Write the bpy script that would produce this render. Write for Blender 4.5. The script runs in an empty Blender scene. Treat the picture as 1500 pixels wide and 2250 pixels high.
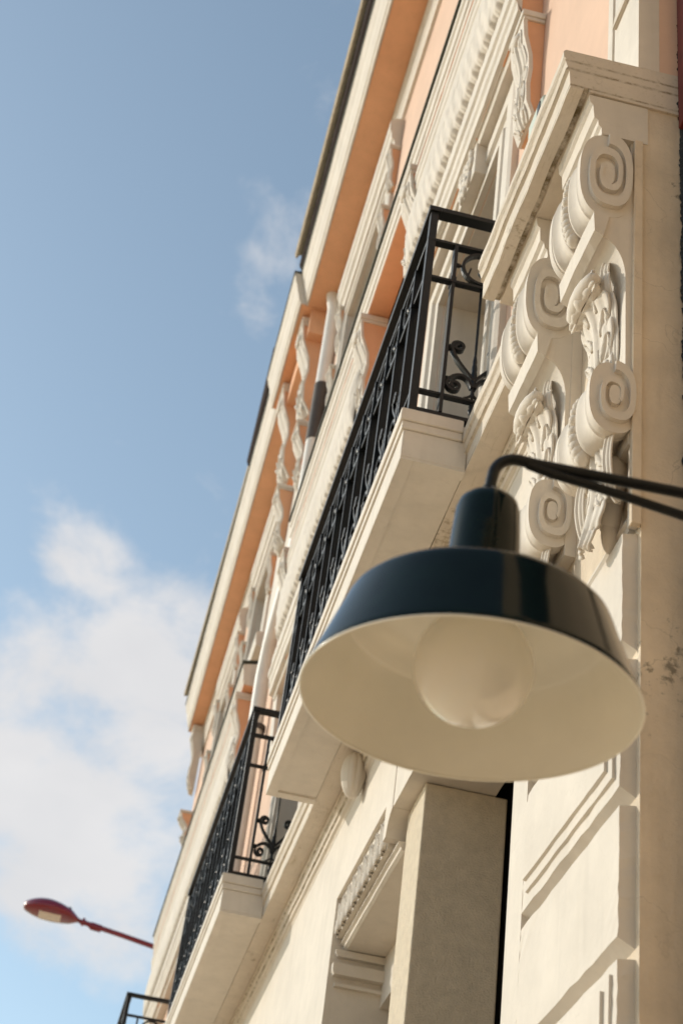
import bpy, bmesh, math, random
from mathutils import Vector, Matrix, noise
random.seed(7)
S = bpy.context.scene
COL = S.collection
PI = math.pi

# ------------------------------------------------------------------ camera
YAW, PITCH, ROLL, FPX = 0.1286022, 0.6508337, 0.14209783, 3645.367
def cam_axes():
    f = Vector((math.sin(YAW)*math.cos(PITCH), math.cos(YAW)*math.cos(PITCH), math.sin(PITCH)))
    rt = Vector((math.cos(YAW), -math.sin(YAW), 0)); up = rt.cross(f)
    r2 = rt*math.cos(ROLL)+up*math.sin(ROLL); u2 = -rt*math.sin(ROLL)+up*math.cos(ROLL)
    return r2, u2, f
R2, U2, FW = cam_axes()
cd = bpy.data.cameras.new('camera'); cam = bpy.data.objects.new('camera', cd); COL.objects.link(cam)
cam.matrix_world = Matrix((( R2.x, U2.x, -FW.x, 0), (R2.y, U2.y, -FW.y, 0), (R2.z, U2.z, -FW.z, 0), (0, 0, 0, 1)))
cd.sensor_fit = 'VERTICAL'; cd.sensor_height = 36; cd.sensor_width = 24
cd.lens = FPX/2250*36
cd.clip_start = 0.05; cd.clip_end = 5000
cd.dof.use_dof = True; cd.dof.focus_distance = 4.35; cd.dof.aperture_fstop = 5.6
S.camera = cam

# ------------------------------------------------------------------ light
SUN_TO = Vector((-0.37, 0.27, 0.215)).normalized()      # towards the sun
W = bpy.data.worlds.new('World'); S.world = W; W.use_nodes = True
def N(nt, t, **k):
    n = nt.nodes.new(t)
    for a, v in k.items():
        if a.startswith('i_'): n.inputs[a[2:].replace('_', ' ')].default_value = v
        else: setattr(n, a, v)
    return n
def build_world():
    nt = W.node_tree; nt.nodes.clear(); L = nt.links.new
    out = N(nt, 'ShaderNodeOutputWorld'); bg = N(nt, 'ShaderNodeBackground'); bg.inputs[1].default_value = 0.15
    sky = N(nt, 'ShaderNodeTexSky', sky_type='NISHITA', sun_disc=False)
    sky.sun_elevation = math.asin(SUN_TO.z); sky.sun_rotation = math.atan2(SUN_TO.x, SUN_TO.y)
    sky.air_density = 1.0; sky.dust_density = 0.7; sky.ozone_density = 1.0; sky.altitude = 50
    hs = N(nt, 'ShaderNodeHueSaturation'); hs.inputs['Saturation'].default_value = 0.80; hs.inputs['Value'].default_value = 1.0
    L(sky.outputs[0], hs.inputs['Color'])
    tc = N(nt, 'ShaderNodeTexCoord')
    mp = N(nt, 'ShaderNodeMapping'); mp.inputs['Location'].default_value = (0.35, 0.12, 0.4); mp.inputs['Scale'].default_value = (1.0, 1.0, 1.5)
    L(tc.outputs['Generated'], mp.inputs[0])
    n1 = N(nt, 'ShaderNodeTexNoise'); n1.inputs['Scale'].default_value = 10.0; n1.inputs['Detail'].default_value = 9; n1.inputs['Roughness'].default_value = 0.6; n1.inputs['Distortion'].default_value = 0.25
    L(mp.outputs[0], n1.inputs['Vector'])
    # broad banks of cloud (directions on the sky dome)
    acc = None
    for (d, w, a) in CLOUDS:
        dp = N(nt, 'ShaderNodeVectorMath', operation='DISTANCE'); dp.inputs[1].default_value = d
        nm = N(nt, 'ShaderNodeVectorMath', operation='NORMALIZE'); L(tc.outputs['Generated'], nm.inputs[0]); L(nm.outputs[0], dp.inputs[0])
        mr = N(nt, 'ShaderNodeMapRange', interpolation_type='SMOOTHERSTEP'); mr.inputs['From Min'].default_value = w; mr.inputs['From Max'].default_value = 0
        mr.inputs['To Min'].default_value = 0; mr.inputs['To Max'].default_value = a
        L(dp.outputs['Value'], mr.inputs['Value'])
        if acc is None: acc = mr.outputs[0]
        else:
            ad = N(nt, 'ShaderNodeMath', operation='ADD'); L(acc, ad.inputs[0]); L(mr.outputs[0], ad.inputs[1]); acc = ad.outputs[0]
    n2 = N(nt, 'ShaderNodeTexNoise'); n2.inputs['Scale'].default_value = 2.3; n2.inputs['Detail'].default_value = 3
    L(tc.outputs['Generated'], n2.inputs['Vector'])
    m2 = N(nt, 'ShaderNodeMath', operation='MULTIPLY_ADD'); m2.inputs[1].default_value = 0.08; L(n2.outputs[0], m2.inputs[0]); L(acc, m2.inputs[2])
    sm = N(nt, 'ShaderNodeMath', operation='ADD'); L(n1.outputs[0], sm.inputs[0]); L(m2.outputs[0], sm.inputs[1])
    cr = N(nt, 'ShaderNodeMapRange', interpolation_type='SMOOTHSTEP'); cr.inputs['From Min'].default_value = 0.645; cr.inputs['From Max'].default_value = 0.96
    cr.inputs['To Max'].default_value = 0.93
    L(sm.outputs[0], cr.inputs['Value'])
    n3 = N(nt, 'ShaderNodeTexNoise'); n3.inputs['Scale'].default_value = 11.0; n3.inputs['Detail'].default_value = 6
    L(mp.outputs[0], n3.inputs['Vector'])
    cc = N(nt, 'ShaderNodeMix', data_type='RGBA'); cc.inputs['A'].default_value = (3.9, 3.9, 4.0, 1); cc.inputs['B'].default_value = (5.2, 5.05, 4.95, 1)
    L(n3.outputs[0], cc.inputs['Factor'])
    tn = N(nt, 'ShaderNodeMix', data_type='RGBA', blend_type='MULTIPLY'); tn.inputs['Factor'].default_value = 1.0; tn.inputs['B'].default_value = (0.98, 1.06, 1.0, 1); L(hs.outputs[0], tn.inputs['A'])
    mx = N(nt, 'ShaderNodeMix', data_type='RGBA'); L(cr.outputs[0], mx.inputs['Factor']); L(tn.outputs['Result'], mx.inputs['A']); L(cc.outputs['Result'], mx.inputs['B'])
    L(mx.outputs['Result'], bg.inputs[0]); L(bg.outputs[0], out.inputs[0])
def pdir(px, py):
    v = R2*((px-750)/FPX) + U2*(-(py-1125)/FPX) + FW
    return tuple(v.normalized())
CLOUDS = [(pdir(170, 1610), 0.150, 0.31), (pdir(60, 1850), 0.09, 0.20), (pdir(380, 1440), 0.085, 0.19), (pdir(420, 1700), 0.07, 0.12), (pdir(620, 510), 0.05, 0.27), (pdir(560, 650), 0.045, 0.22),
          (pdir(170, 1180), 0.055, 0.25), (pdir(460, 1110), 0.05, 0.12), (pdir(300, 2000), 0.07, 0.25), (pdir(90, 1990), 0.06, 0.12), (pdir(70, 1020), 0.05, 0.10),
          (pdir(-1100, 1900), 0.45, 0.12), (pdir(2600, 1900), 0.6, 0.14), (pdir(700, -2600), 0.6, 0.10), (pdir(60, 100), 0.13, -0.14), (pdir(380, 250), 0.13, -0.08)]
build_world()
sl = bpy.data.lights.new('sun', 'SUN'); sl.energy = 2.0; sl.angle = math.radians(0.53); sl.color = (1.0, 0.91, 0.77)
so = bpy.data.objects.new('sun', sl); COL.objects.link(so)
so.rotation_euler = (-SUN_TO).to_track_quat('-Z', 'Y').to_euler(); so.location = SUN_TO*60
S.view_settings.view_transform = 'Standard'; S.view_settings.look = 'None'; S.view_settings.gamma = 1.0
S.view_settings.exposure = 0.24
GZ = -1.6   # ground level (eye height below the lens)

# ------------------------------------------------------------------ materials
MATS = {}
def mat(name, col, rough=0.8, var=0.06, vscale=3.0, bump=0.0, bscale=60.0, spots=0.0, spotcol=(0.06, 0.055, 0.04), coat=0.0, metal=0.0, streak=0.0, spec=0.5, cracks=0.0, grime=0.0, edge=0.0, zlines=()):
    m = bpy.data.materials.new(name); m.use_nodes = True; nt = m.node_tree; L = nt.links.new
    b = nt.nodes['Principled BSDF']; b.inputs['Roughness'].default_value = rough; b.inputs['Metallic'].default_value = metal
    b.inputs['Specular IOR Level'].default_value = spec
    if coat: b.inputs['Coat Weight'].default_value = coat; b.inputs['Coat Roughness'].default_value = 0.06
    tc = N(nt, 'ShaderNodeTexCoord')
    n1 = N(nt, 'ShaderNodeTexNoise'); n1.inputs['Scale'].default_value = vscale; n1.inputs['Detail'].default_value = 8; n1.inputs['Roughness'].default_value = 0.65
    L(tc.outputs['Object'], n1.inputs['Vector'])
    mx = N(nt, 'ShaderNodeMix', data_type='RGBA')
    mx.inputs['A'].default_value = tuple(c*(1-var*1.6) for c in col)+(1,); mx.inputs['B'].default_value = tuple(min(1, c*(1+var)) for c in col)+(1,)
    mr = N(nt, 'ShaderNodeMapRange'); mr.inputs['From Min'].default_value = 0.3; mr.inputs['From Max'].default_value = 0.7; L(n1.outputs[0], mr.inputs['Value'])
    L(mr.outputs[0], mx.inputs['Factor']); c = mx.outputs['Result']
    if streak:
        mp = N(nt, 'ShaderNodeMapping'); mp.inputs['Scale'].default_value = (14, 14, 1.1); L(tc.outputs['Object'], mp.inputs[0])
        ns = N(nt, 'ShaderNodeTexNoise'); ns.inputs['Scale'].default_value = 1.4; ns.inputs['Detail'].default_value = 5; L(mp.outputs[0], ns.inputs['Vector'])
        r2 = N(nt, 'ShaderNodeMapRange'); r2.inputs['From Min'].default_value = 0.52; r2.inputs['From Max'].default_value = 0.75; r2.inputs['To Max'].default_value = streak; L(ns.outputs[0], r2.inputs['Value'])
        m3 = N(nt, 'ShaderNodeMix', data_type='RGBA'); m3.inputs['B'].default_value = tuple(x*0.55 for x in col)+(1,); L(r2.outputs[0], m3.inputs['Factor']); L(c, m3.inputs['A']); c = m3.outputs['Result']
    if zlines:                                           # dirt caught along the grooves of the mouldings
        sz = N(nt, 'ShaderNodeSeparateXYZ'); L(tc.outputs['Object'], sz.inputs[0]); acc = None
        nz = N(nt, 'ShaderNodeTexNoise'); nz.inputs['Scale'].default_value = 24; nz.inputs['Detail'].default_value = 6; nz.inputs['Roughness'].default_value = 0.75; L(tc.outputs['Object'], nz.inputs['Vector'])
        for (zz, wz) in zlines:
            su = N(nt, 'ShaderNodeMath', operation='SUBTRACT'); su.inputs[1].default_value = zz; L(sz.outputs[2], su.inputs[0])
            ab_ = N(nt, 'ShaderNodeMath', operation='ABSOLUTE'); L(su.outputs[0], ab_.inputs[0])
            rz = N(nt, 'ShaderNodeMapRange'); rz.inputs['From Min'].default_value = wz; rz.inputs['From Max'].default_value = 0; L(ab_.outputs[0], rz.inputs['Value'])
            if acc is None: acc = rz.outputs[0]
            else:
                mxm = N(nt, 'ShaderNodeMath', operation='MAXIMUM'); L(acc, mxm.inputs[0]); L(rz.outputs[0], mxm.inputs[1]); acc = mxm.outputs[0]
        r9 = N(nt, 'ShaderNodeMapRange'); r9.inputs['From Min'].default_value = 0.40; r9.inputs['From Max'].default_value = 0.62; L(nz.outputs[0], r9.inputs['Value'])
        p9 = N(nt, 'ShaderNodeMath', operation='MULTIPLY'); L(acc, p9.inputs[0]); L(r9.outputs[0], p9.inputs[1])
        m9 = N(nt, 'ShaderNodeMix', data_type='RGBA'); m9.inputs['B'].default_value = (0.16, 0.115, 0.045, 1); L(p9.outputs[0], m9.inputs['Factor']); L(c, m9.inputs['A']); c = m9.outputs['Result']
    if grime:
        mp = N(nt, 'ShaderNodeMapping'); mp.inputs['Scale'].default_value = (70, 5, 90); L(tc.outputs['Object'], mp.inputs[0])
        ng = N(nt, 'ShaderNodeTexNoise'); ng.inputs['Scale'].default_value = 1.0; ng.inputs['Detail'].default_value = 6; ng.inputs['Roughness'].default_value = 0.7; L(mp.outputs[0], ng.inputs['Vector'])
        rg = N(nt, 'ShaderNodeMapRange'); rg.inputs['From Min'].default_value = 0.58; rg.inputs['From Max'].default_value = 0.70; rg.inputs['To Max'].default_value = grime; L(ng.outputs[0], rg.inputs['Value'])
        mg = N(nt, 'ShaderNodeMix', data_type='RGBA'); mg.inputs['B'].default_value = (0.30, 0.24, 0.12, 1); L(rg.outputs[0], mg.inputs['Factor']); L(c, mg.inputs['A']); c = mg.outputs['Result']
    if cracks:
        nd = N(nt, 'ShaderNodeTexNoise'); nd.inputs['Scale'].default_value = 7; nd.inputs['Detail'].default_value = 5; L(tc.outputs['Object'], nd.inputs['Vector'])
        va = N(nt, 'ShaderNodeMix', data_type='VECTOR'); va.inputs['Factor'].default_value = 0.22; L(tc.outputs['Object'], va.inputs['A']); L(nd.outputs['Color'], va.inputs['B'])
        vo = N(nt, 'ShaderNodeTexVoronoi', feature='DISTANCE_TO_EDGE'); vo.inputs['Scale'].default_value = 3.3; L(va.outputs['Result'], vo.inputs['Vector'])
        rc = N(nt, 'ShaderNodeMapRange'); rc.inputs['From Min'].default_value = 0.0; rc.inputs['From Max'].default_value = 0.006; rc.inputs['To Min'].default_value = cracks; rc.inputs['To Max'].default_value = 0; L(vo.outputs['Distance'], rc.inputs['Value'])
        mc = N(nt, 'ShaderNodeMath', operation='MULTIPLY'); L(rc.outputs[0], mc.inputs[0]); L(mr.outputs[0], mc.inputs[1])
        mk = N(nt, 'ShaderNodeMix', data_type='RGBA'); mk.inputs['B'].default_value = (0.10, 0.075, 0.05, 1); L(mc.outputs[0], mk.inputs['Factor']); L(c, mk.inputs['A']); c = mk.outputs['Result']
    if spots:
        n4 = N(nt, 'ShaderNodeTexNoise'); n4.inputs['Scale'].default_value = 38; n4.inputs['Detail'].default_value = 7; n4.inputs['Roughness'].default_value = 0.7; L(tc.outputs['Object'], n4.inputs['Vector'])
        n5 = N(nt, 'ShaderNodeTexNoise'); n5.inputs['Scale'].default_value = 2.6; n5.inputs['Detail'].default_value = 3; L(tc.outputs['Object'], n5.inputs['Vector'])
        mm = N(nt, 'ShaderNodeMath', operation='MULTIPLY'); L(n4.outputs[0], mm.inputs[0]); L(n5.outputs[0], mm.inputs[1])
        if edge:
            sx = N(nt, 'ShaderNodeSeparateXYZ'); L(tc.outputs['Object'], sx.inputs[0])
            ex = N(nt, 'ShaderNodeMapRange'); ex.inputs['From Min'].default_value = 1.03; ex.inputs['From Max'].default_value = 1.09; ex.inputs['To Max'].default_value = edge; L(sx.outputs[0], ex.inputs['Value'])
            m6 = N(nt, 'ShaderNodeMath', operation='ADD'); L(mm.outputs[0], m6.inputs[0]); L(ex.outputs[0], m6.inputs[1]); mm = m6
        r3 = N(nt, 'ShaderNodeMapRange'); r3.inputs['From Min'].default_value = 0.345; r3.inputs['From Max'].default_value = 0.40; r3.inputs['To Max'].default_value = spots; L(mm.outputs[0], r3.inputs['Value'])
        m4 = N(nt, 'ShaderNodeMix', data_type='RGBA'); m4.inputs['B'].default_value = tuple(spotcol)+(1,); L(r3.outputs[0], m4.inputs['Factor']); L(c, m4.inputs['A']); c = m4.outputs['Result']
    L(c, b.inputs['Base Color'])
    if bump:
        nb = N(nt, 'ShaderNodeTexNoise'); nb.inputs['Scale'].default_value = bscale; nb.inputs['Detail'].default_value = 6; nb.inputs['Roughness'].default_value = 0.6; L(tc.outputs['Object'], nb.inputs['Vector'])
        bp = N(nt, 'ShaderNodeBump'); bp.inputs['Strength'].default_value = bump; bp.inputs['Distance'].default_value = 0.01; L(nb.outputs[0], bp.inputs['Height']); L(bp.outputs[0], b.inputs['Normal'])
    MATS[name] = m; return m
CREAM = mat('cream_paint', (0.68, 0.62, 0.545), 0.75, 0.06, 5, 0.14, 45, streak=0.15, cracks=0.10)
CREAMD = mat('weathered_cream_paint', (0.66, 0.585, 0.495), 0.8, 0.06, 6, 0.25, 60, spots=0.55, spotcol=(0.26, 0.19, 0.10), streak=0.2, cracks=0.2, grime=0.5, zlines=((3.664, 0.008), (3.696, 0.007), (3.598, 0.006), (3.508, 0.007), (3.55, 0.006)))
ENDW = mat('stained_end_plaster', (0.70, 0.59, 0.46), 0.9, 0.10, 5, 0.35, 55, cracks=0.35, edge=0.012,  spots=0.7, spotcol=(0.10, 0.085, 0.06), streak=0.2)
PINK = mat('pink_plaster', (0.72, 0.50, 0.375), 0.85, 0.05, 3, 0.08, 70, streak=0.08)
SALM = mat('salmon_paint', (0.78, 0.42, 0.24), 0.8, 0.06, 4, 0.06, 60, streak=0.1)
ROUGH = mat('roughcast_render', (0.68, 0.59, 0.46), 0.95, 0.08, 26, 0.6, 130)
IRON = mat('black_iron_paint', (0.006, 0.0075, 0.008), 0.40, 0.2, 20, 0.10, 200, spec=0.36)
ZINC = mat('dark_green_flashing', (0.03, 0.034, 0.016), 0.6, 0.2, 10)
GUT = mat('brown_gutter_paint', (0.022, 0.010, 0.007), 0.85, 0.15, 8, spec=0.15)
TILE = mat('pale_roof_edge', (0.46, 0.38, 0.27), 0.9, 0.15, 12, 0.3, 60)
PIPE = mat('white_pipe_paint', (0.80, 0.79, 0.76), 0.5, 0.05, 5)
PIPED = mat('dark_pipe_collar', (0.075, 0.065, 0.06), 0.7, 0.1, 9)
VOID = mat('dark_recess_shade', (0.03, 0.032, 0.034), 0.7, 0.1, 9)  # near-black colour stands in for the unlit depth of the shop recess
ENAM = mat('dark_green_enamel', (0.003, 0.010, 0.008), 0.11, 0.25, 30, 0.02, 40, spec=0.2)
ENAW = mat('cream_enamel', (0.92, 0.885, 0.78), 0.28, 0.03, 8, coat=0.3)
REDP = mat('dark_red_paint', (0.22, 0.003, 0.020), 0.28, 0.1, 9, coat=0.6)
DARK = mat('dark_window_glass', (0.012, 0.015, 0.017), 0.08, 0.1, 6)
NEIG = mat('dark_stone_paint', (0.02, 0.026, 0.03), 0.8, 0.3, 25, 0.7, 60, spots=0.5, spotcol=(0.16, 0.14, 0.11))
NRED = mat('oxblood_board', (0.14, 0.018, 0.014), 0.6, 0.2, 20)
PAVE = mat('warm_paving', (0.60, 0.42, 0.25), 0.9, 0.12, 1.2, 0.3, 20)
STEEL = mat('nickel_screw', (0.5, 0.48, 0.44), 0.3, 0.05, 20, metal=1.0)
MINT = mat('pale_green_plastic', (0.52, 0.58, 0.50), 0.5, 0.03, 5)
LENSM = mat('frosted_lens', (0.85, 0.76, 0.66), 0.25, 0.1, 30)
def glass_globe():
    m = bpy.data.materials.new('opal_glass'); m.use_nodes = True; b = m.node_tree.nodes['Principled BSDF']
    b.inputs['Base Color'].default_value = (0.93, 0.88, 0.79, 1); b.inputs['Roughness'].default_value = 0.12
    b.inputs['Coat Weight'].default_value = 0.6; b.inputs['Coat Roughness'].default_value = 0.05
    b.inputs['Subsurface Weight'].default_value = 0.25; b.inputs['Subsurface Radius'].default_value = (0.05, 0.045, 0.035); b.inputs['Subsurface Scale'].default_value = 0.4
    return m
OPAL = glass_globe()

# ------------------------------------------------------------------ mesh helpers
def link(name, me, m, parent=None, smooth=False, bevel=0.0):
    o = bpy.data.objects.new(name, me); COL.objects.link(o)
    if m is not None and not me.materials: me.materials.append(m)
    if parent is not None: o.parent = parent
    if smooth:
        for p in me.polygons: p.use_smooth = True
    if bevel:
        b = o.modifiers.new('bevel', 'BEVEL'); b.width = bevel; b.segments = 2; b.limit_method = 'ANGLE'; b.angle_limit = math.radians(40); b.harden_normals = False
    return o
def bm_obj(name, bm, m, parent=None, smooth=False, bevel=0.0):
    bmesh.ops.recalc_face_normals(bm, faces=bm.faces[:])
    me = bpy.data.meshes.new(name); bm.to_mesh(me); bm.free()
    return link(name, me, m, parent, smooth, bevel)
def auto(o, ang=35):
    me = o.data
    for p in me.polygons: p.use_smooth = True
    bm = bmesh.new(); bm.from_mesh(me)
    for e in bm.edges:
        if len(e.link_faces) == 2 and e.calc_face_angle(0) > math.radians(ang): e.smooth = False
    bm.to_mesh(me); bm.free(); return o
def bx(bm, x0, x1, y0, y1, z0, z1):
    v = [bm.verts.new((x, y, z)) for x in (x0, x1) for y in (y0, y1) for z in (z0, z1)]
    for f in ((0, 1, 3, 2), (4, 6, 7, 5), (0, 4, 5, 1), (2, 3, 7, 6), (0, 2, 6, 4), (1, 5, 7, 3)): bm.faces.new([v[i] for i in f])
def box(name, x0, x1, y0, y1, z0, z1, m, parent, bevel=0.0):
    bm = bmesh.new(); bx(bm, x0, x1, y0, y1, z0, z1); return bm_obj(name, bm, m, parent, False, bevel)
def wob(p, s, amp):
    return Vector((noise.noise(Vector((p[0]*s+3.1, p[1]*s, p[2]*s)))*amp, 0, noise.noise(Vector((p[0]*s, p[1]*s+7.7, p[2]*s+1.3)))*amp))
def prism_bm(bm, prof, y0, y1, seg=1, amp=0.0, s=9.0, taper=None):
    """profile [(x,z)] swept along y; hand-run plaster gets a few millimetres of waver"""
    rings = []
    for k in range(seg+1):
        y = y0+(y1-y0)*k/seg; r = []
        for (x, z) in prof:
            if taper: x = taper(x, y)
            p = Vector((x, y, z))
            if amp: p += wob(p, s, amp) + wob(p*3.7, s, amp*0.4)
            r.append(bm.verts.new(p))
        rings.append(r)
    n = len(prof)
    for k in range(seg):
        for i in range(n):
            j = (i+1) % n; bm.faces.new((rings[k][i], rings[k][j], rings[k+1][j], rings[k+1][i]))
    bm.faces.new(rings[0][::-1]); bm.faces.new(rings[-1])
def prism(name, prof, y0, y1, m, parent, seg=1, amp=0.0, s=9.0, taper=None, bevel=0.0):
    bm = bmesh.new(); prism_bm(bm, prof, y0, y1, seg, amp, s, taper)
    bm.normal_update(); bmesh.ops.triangulate(bm, faces=[f for f in bm.faces if len(f.verts) > 4])
    return bm_obj(name, bm, m, parent, False, bevel)
def tube_bm(bm, pts, rad, n=10, caps=True):
    pts = [Vector(p) for p in pts]; rings = []
    ref = Vector((0.31, 0.87, 0.38)).normalized()
    for i, p in enumerate(pts):
        t = (pts[min(i+1, len(pts)-1)]-pts[max(i-1, 0)]).normalized()
        a = t.cross(ref).normalized(); b = t.cross(a); r = rad[i] if isinstance(rad, (list, tuple)) else rad
        rings.append([bm.verts.new(p+a*(r*math.cos(2*PI*k/n))+b*(r*math.sin(2*PI*k/n))) for k in range(n)])
    for i in range(len(rings)-1):
        for k in range(n): bm.faces.new((rings[i][k], rings[i][(k+1) % n], rings[i+1][(k+1) % n], rings[i+1][k]))
    if caps: bm.faces.new(rings[0][::-1]); bm.faces.new(rings[-1])
def tube(name, pts, rad, m, parent, n=12):
    bm = bmesh.new(); tube_bm(bm, pts, rad, n); return auto(bm_obj(name, bm, m, parent), 50)
def lathe_bm(bm, prof, c=(0, 0, 0), n=48, closed=False):
    rings = []
    for (r, z) in prof:
        if r < 1e-5: rings.append([bm.verts.new((c[0], c[1], c[2]+z))])
        else: rings.append([bm.verts.new((c[0]+r*math.cos(2*PI*k/n), c[1]+r*math.sin(2*PI*k/n), c[2]+z)) for k in range(n)])
    for i in range(len(rings)-1):
        a, b = rings[i], rings[i+1]
        for k in range(n):
            k2 = (k+1) % n
            if len(a) == 1 and len(b) == 1: continue
            if len(a) == 1: bm.faces.new((a[0], b[k], b[k2]))
            elif len(b) == 1: bm.faces.new((a[k], a[k2], b[0]))
            else: bm.faces.new((a[k], a[k2], b[k2], b[k]))
def ribbon_bm(bm, pts2, w, d, frame):
    """flat iron strip: 2-D path (u,z), w thick in the plane, d deep across; frame(u,v,z)->xyz"""
    n = len(pts2); rings = []
    for i, (u, z) in enumerate(pts2):
        a = pts2[max(i-1, 0)]; b = pts2[min(i+1, n-1)]
        t = Vector((b[0]-a[0], b[1]-a[1])); t.normalize(); nx, nz = -t.y, t.x
        ww = w*(1.0 if 1 < i < n-2 else 0.9)
        rings.append([bm.verts.new(frame(u+nx*s*ww/2, v*d/2, z+nz*s*ww/2)) for (s, v) in ((-1, -1), (1, -1), (1, 1), (-1, 1))])
    for i in range(n-1):
        for k in range(4): bm.faces.new((rings[i][k], rings[i][(k+1) % 4], rings[i+1][(k+1) % 4], rings[i+1][k]))
    bm.faces.new(rings[0][::-1]); bm.faces.new(rings[-1])
def thing(name, label, cat, loc=(0, 0, 0)):
    o = bpy.data.objects.new(name, None); COL.objects.link(o); o.location = loc; o['label'] = label; o['category'] = cat; o.empty_display_size = 0.2
    return o
def clone(o, parent, loc=None, rot=None):
    c = o.copy(); COL.objects.link(c); c.parent = parent
    if loc is not None: c.location = loc
    if rot is not None: c.rotation_euler = rot
    return c

# ------------------------------------------------------------------ ground
def sheet(name, x0, x1, y0, y1, z, m):
    bm = bmesh.new(); bm.faces.new([bm.verts.new(p) for p in ((x0, y0, z), (x1, y0, z), (x1, y1, z), (x0, y1, z))])
    o = bm_obj(name, bm, m); o['kind'] = 'structure'; return o
sheet('ground', -600, 600, -600, 600, GZ-0.13, PAVE)
pv = box('pavement', -3.0, 1.0, -60, 60, GZ-0.12, GZ, mat('limestone_slabs', (0.70, 0.57, 0.41), 0.9, 0.08, 1.5, 0.2, 20), None, 0.01); pv['kind'] = 'structure'

# ------------------------------------------------------------------ the building
B = thing('town_house', 'cream and pink stucco town house with carved consoles, balconies and orange eaves', 'building', (0, 0, 0))
Y0, YE = 2.67, 17.3
XW, X1, X2 = 1.085, 1.035, 1.02        # wall planes: ground floor, first floor, second floor

box('house_body', 1.57, 8.0, Y0+0.05, YE-0.02, GZ, 9.59, PINK, B)
# --- ground floor wall (with its two openings towards the street corner)
def gf_wall():
    bm = bmesh.new()
    bx(bm, XW, 1.42, 3.44, 5.62, 2.98, 3.60)
    prism_bm(bm, [(XW, 0), (1.42, 0), (1.42, 1), (XW, 1)], 0, 0.0001) if False else None
    bx(bm, XW, 1.42, 5.745, 6.68, 3.05, 3.60)
    bx(bm, XW, 1.42, 6.68, 12.0, GZ, 3.60)
    bx(bm, XW, 1.42, 12.0, YE, GZ, 3.60)
    o = bm_obj('wall', bm, CREAM, B)
    # shouldered corbel of the lintel
    bm = bmesh.new()
    v = [(5.62, 3.60), (5.62, 2.978), (5.655, 2.96), (5.685, 2.925), (5.70, 2.89), (5.745, 2.89), (5.745, 3.60)]
    a = [bm.verts.new((XW-0.003, y, z)) for y, z in v]; b = [bm.verts.new((1.42, y, z)) for y, z in v]
    n = len(v); bm.faces.new(a); bm.faces.new(b[::-1])
    for i in range(n): bm.faces.new((a[i], b[i], b[(i+1) % n], a[(i+1) % n]))
    bm_obj('lintel_shoulder', bm, CREAM, B)
gf_wall()
# party pier / end wall of the house, its end face turned to the street corner
box('end_wall', 0.987, 1.5, Y0+0.004, 3.45, GZ, 3.584, ENDW, B)
box('end_wall', 1.032, 1.5, Y0, 3.3, 3.746, 9.4, PINK, B)
box('shop_recess', 1.49, 1.56, 3.44, 6.7, GZ, 3.3, VOID, B)
prism('window_frame', [(1.465, GZ), (1.49, GZ), (1.49, 2.978), (1.465, 2.978)], 3.46, 3.52, IRON, B)
# roughcast pier between the two openings
def pier():
    bm = bmesh.new(); bx(bm, 1.15, 1.466, 5.37, 5.64, GZ, 2.976)
    o = bm_obj('roughcast_pier', bm, ROUGH, B, False, 0.006)
pier()
# carved frieze and mouldings inside the second opening
def leaf_frieze(name, x, y0, y1, z0, z1, depth, nl, m, parent, slant=0.5):
    """a run of overlapping slanting leaves carved on a plain band"""
    box(name+'_band', x+0.003, x+0.05, y0, y1, z0, z1, m, parent)
    bm = bmesh.new(); L_ = (y1-y0)/nl; h = z1-z0; nx = Vector((-1, 0, 0)); r = random.Random(2)
    for k in range(nl):
        yb = y0+L_*(k+0.25)
        for (dy, dz, ln, wd, sl) in ((0.0, 0.03, 0.78, 0.30, 0.55), (0.35, 0.03, 0.56, 0.24, 1.1), (-0.1, 0.36, 0.50, 0.22, -0.30), (0.25, 0.46, 0.44, 0.20, 0.8)):
            leaflet(bm, Vector((x+0.002, yb+dy*L_, z0+dz*h)), Vector((0, sl*1.0*L_*8, h*7))*1.0, nx, ln*h, 0.82*wd*L_*r.uniform(0.9, 1.1), 0.05+r.uniform(-.02, .03), 0.75, 3)
    o = leaf_object(name, bm, m, parent, 0.004); o['kind'] = 'stuff'; return o
prism('frieze_moulding', [(1.150, 2.82), (1.40, 2.82), (1.40, 2.8675), (1.155, 2.8675), (1.155, 2.860), (1.125, 2.858), (1.122, 2.845), (1.135, 2.838), (1.137, 2.828)], 5.645, 6.675, CREAM, B, 10, 0.002)
box('transom', 1.32, 1.488, 5.645, 6.675, 2.60, 2.819, CREAM, B)
prism('jamb_capital', [(XW+0.03, 2.785), (1.47, 2.785), (1.47, 2.815), (XW+0.02, 2.815), (XW+0.02, 2.80)], 6.655, 6.70, CREAM, B)
prism('jamb_capital', [(XW+0.02, 2.70), (1.47, 2.70), (1.47, 2.75), (XW+0.012, 2.75), (XW+0.012, 2.715)], 6.640, 6.70, CREAM, B)
prism('jamb_capital', [(XW+0.03, 2.655), (1.47, 2.655), (1.47, 2.67), (XW+0.03, 2.67)], 6.66, 6.70, CREAM, B)

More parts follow.
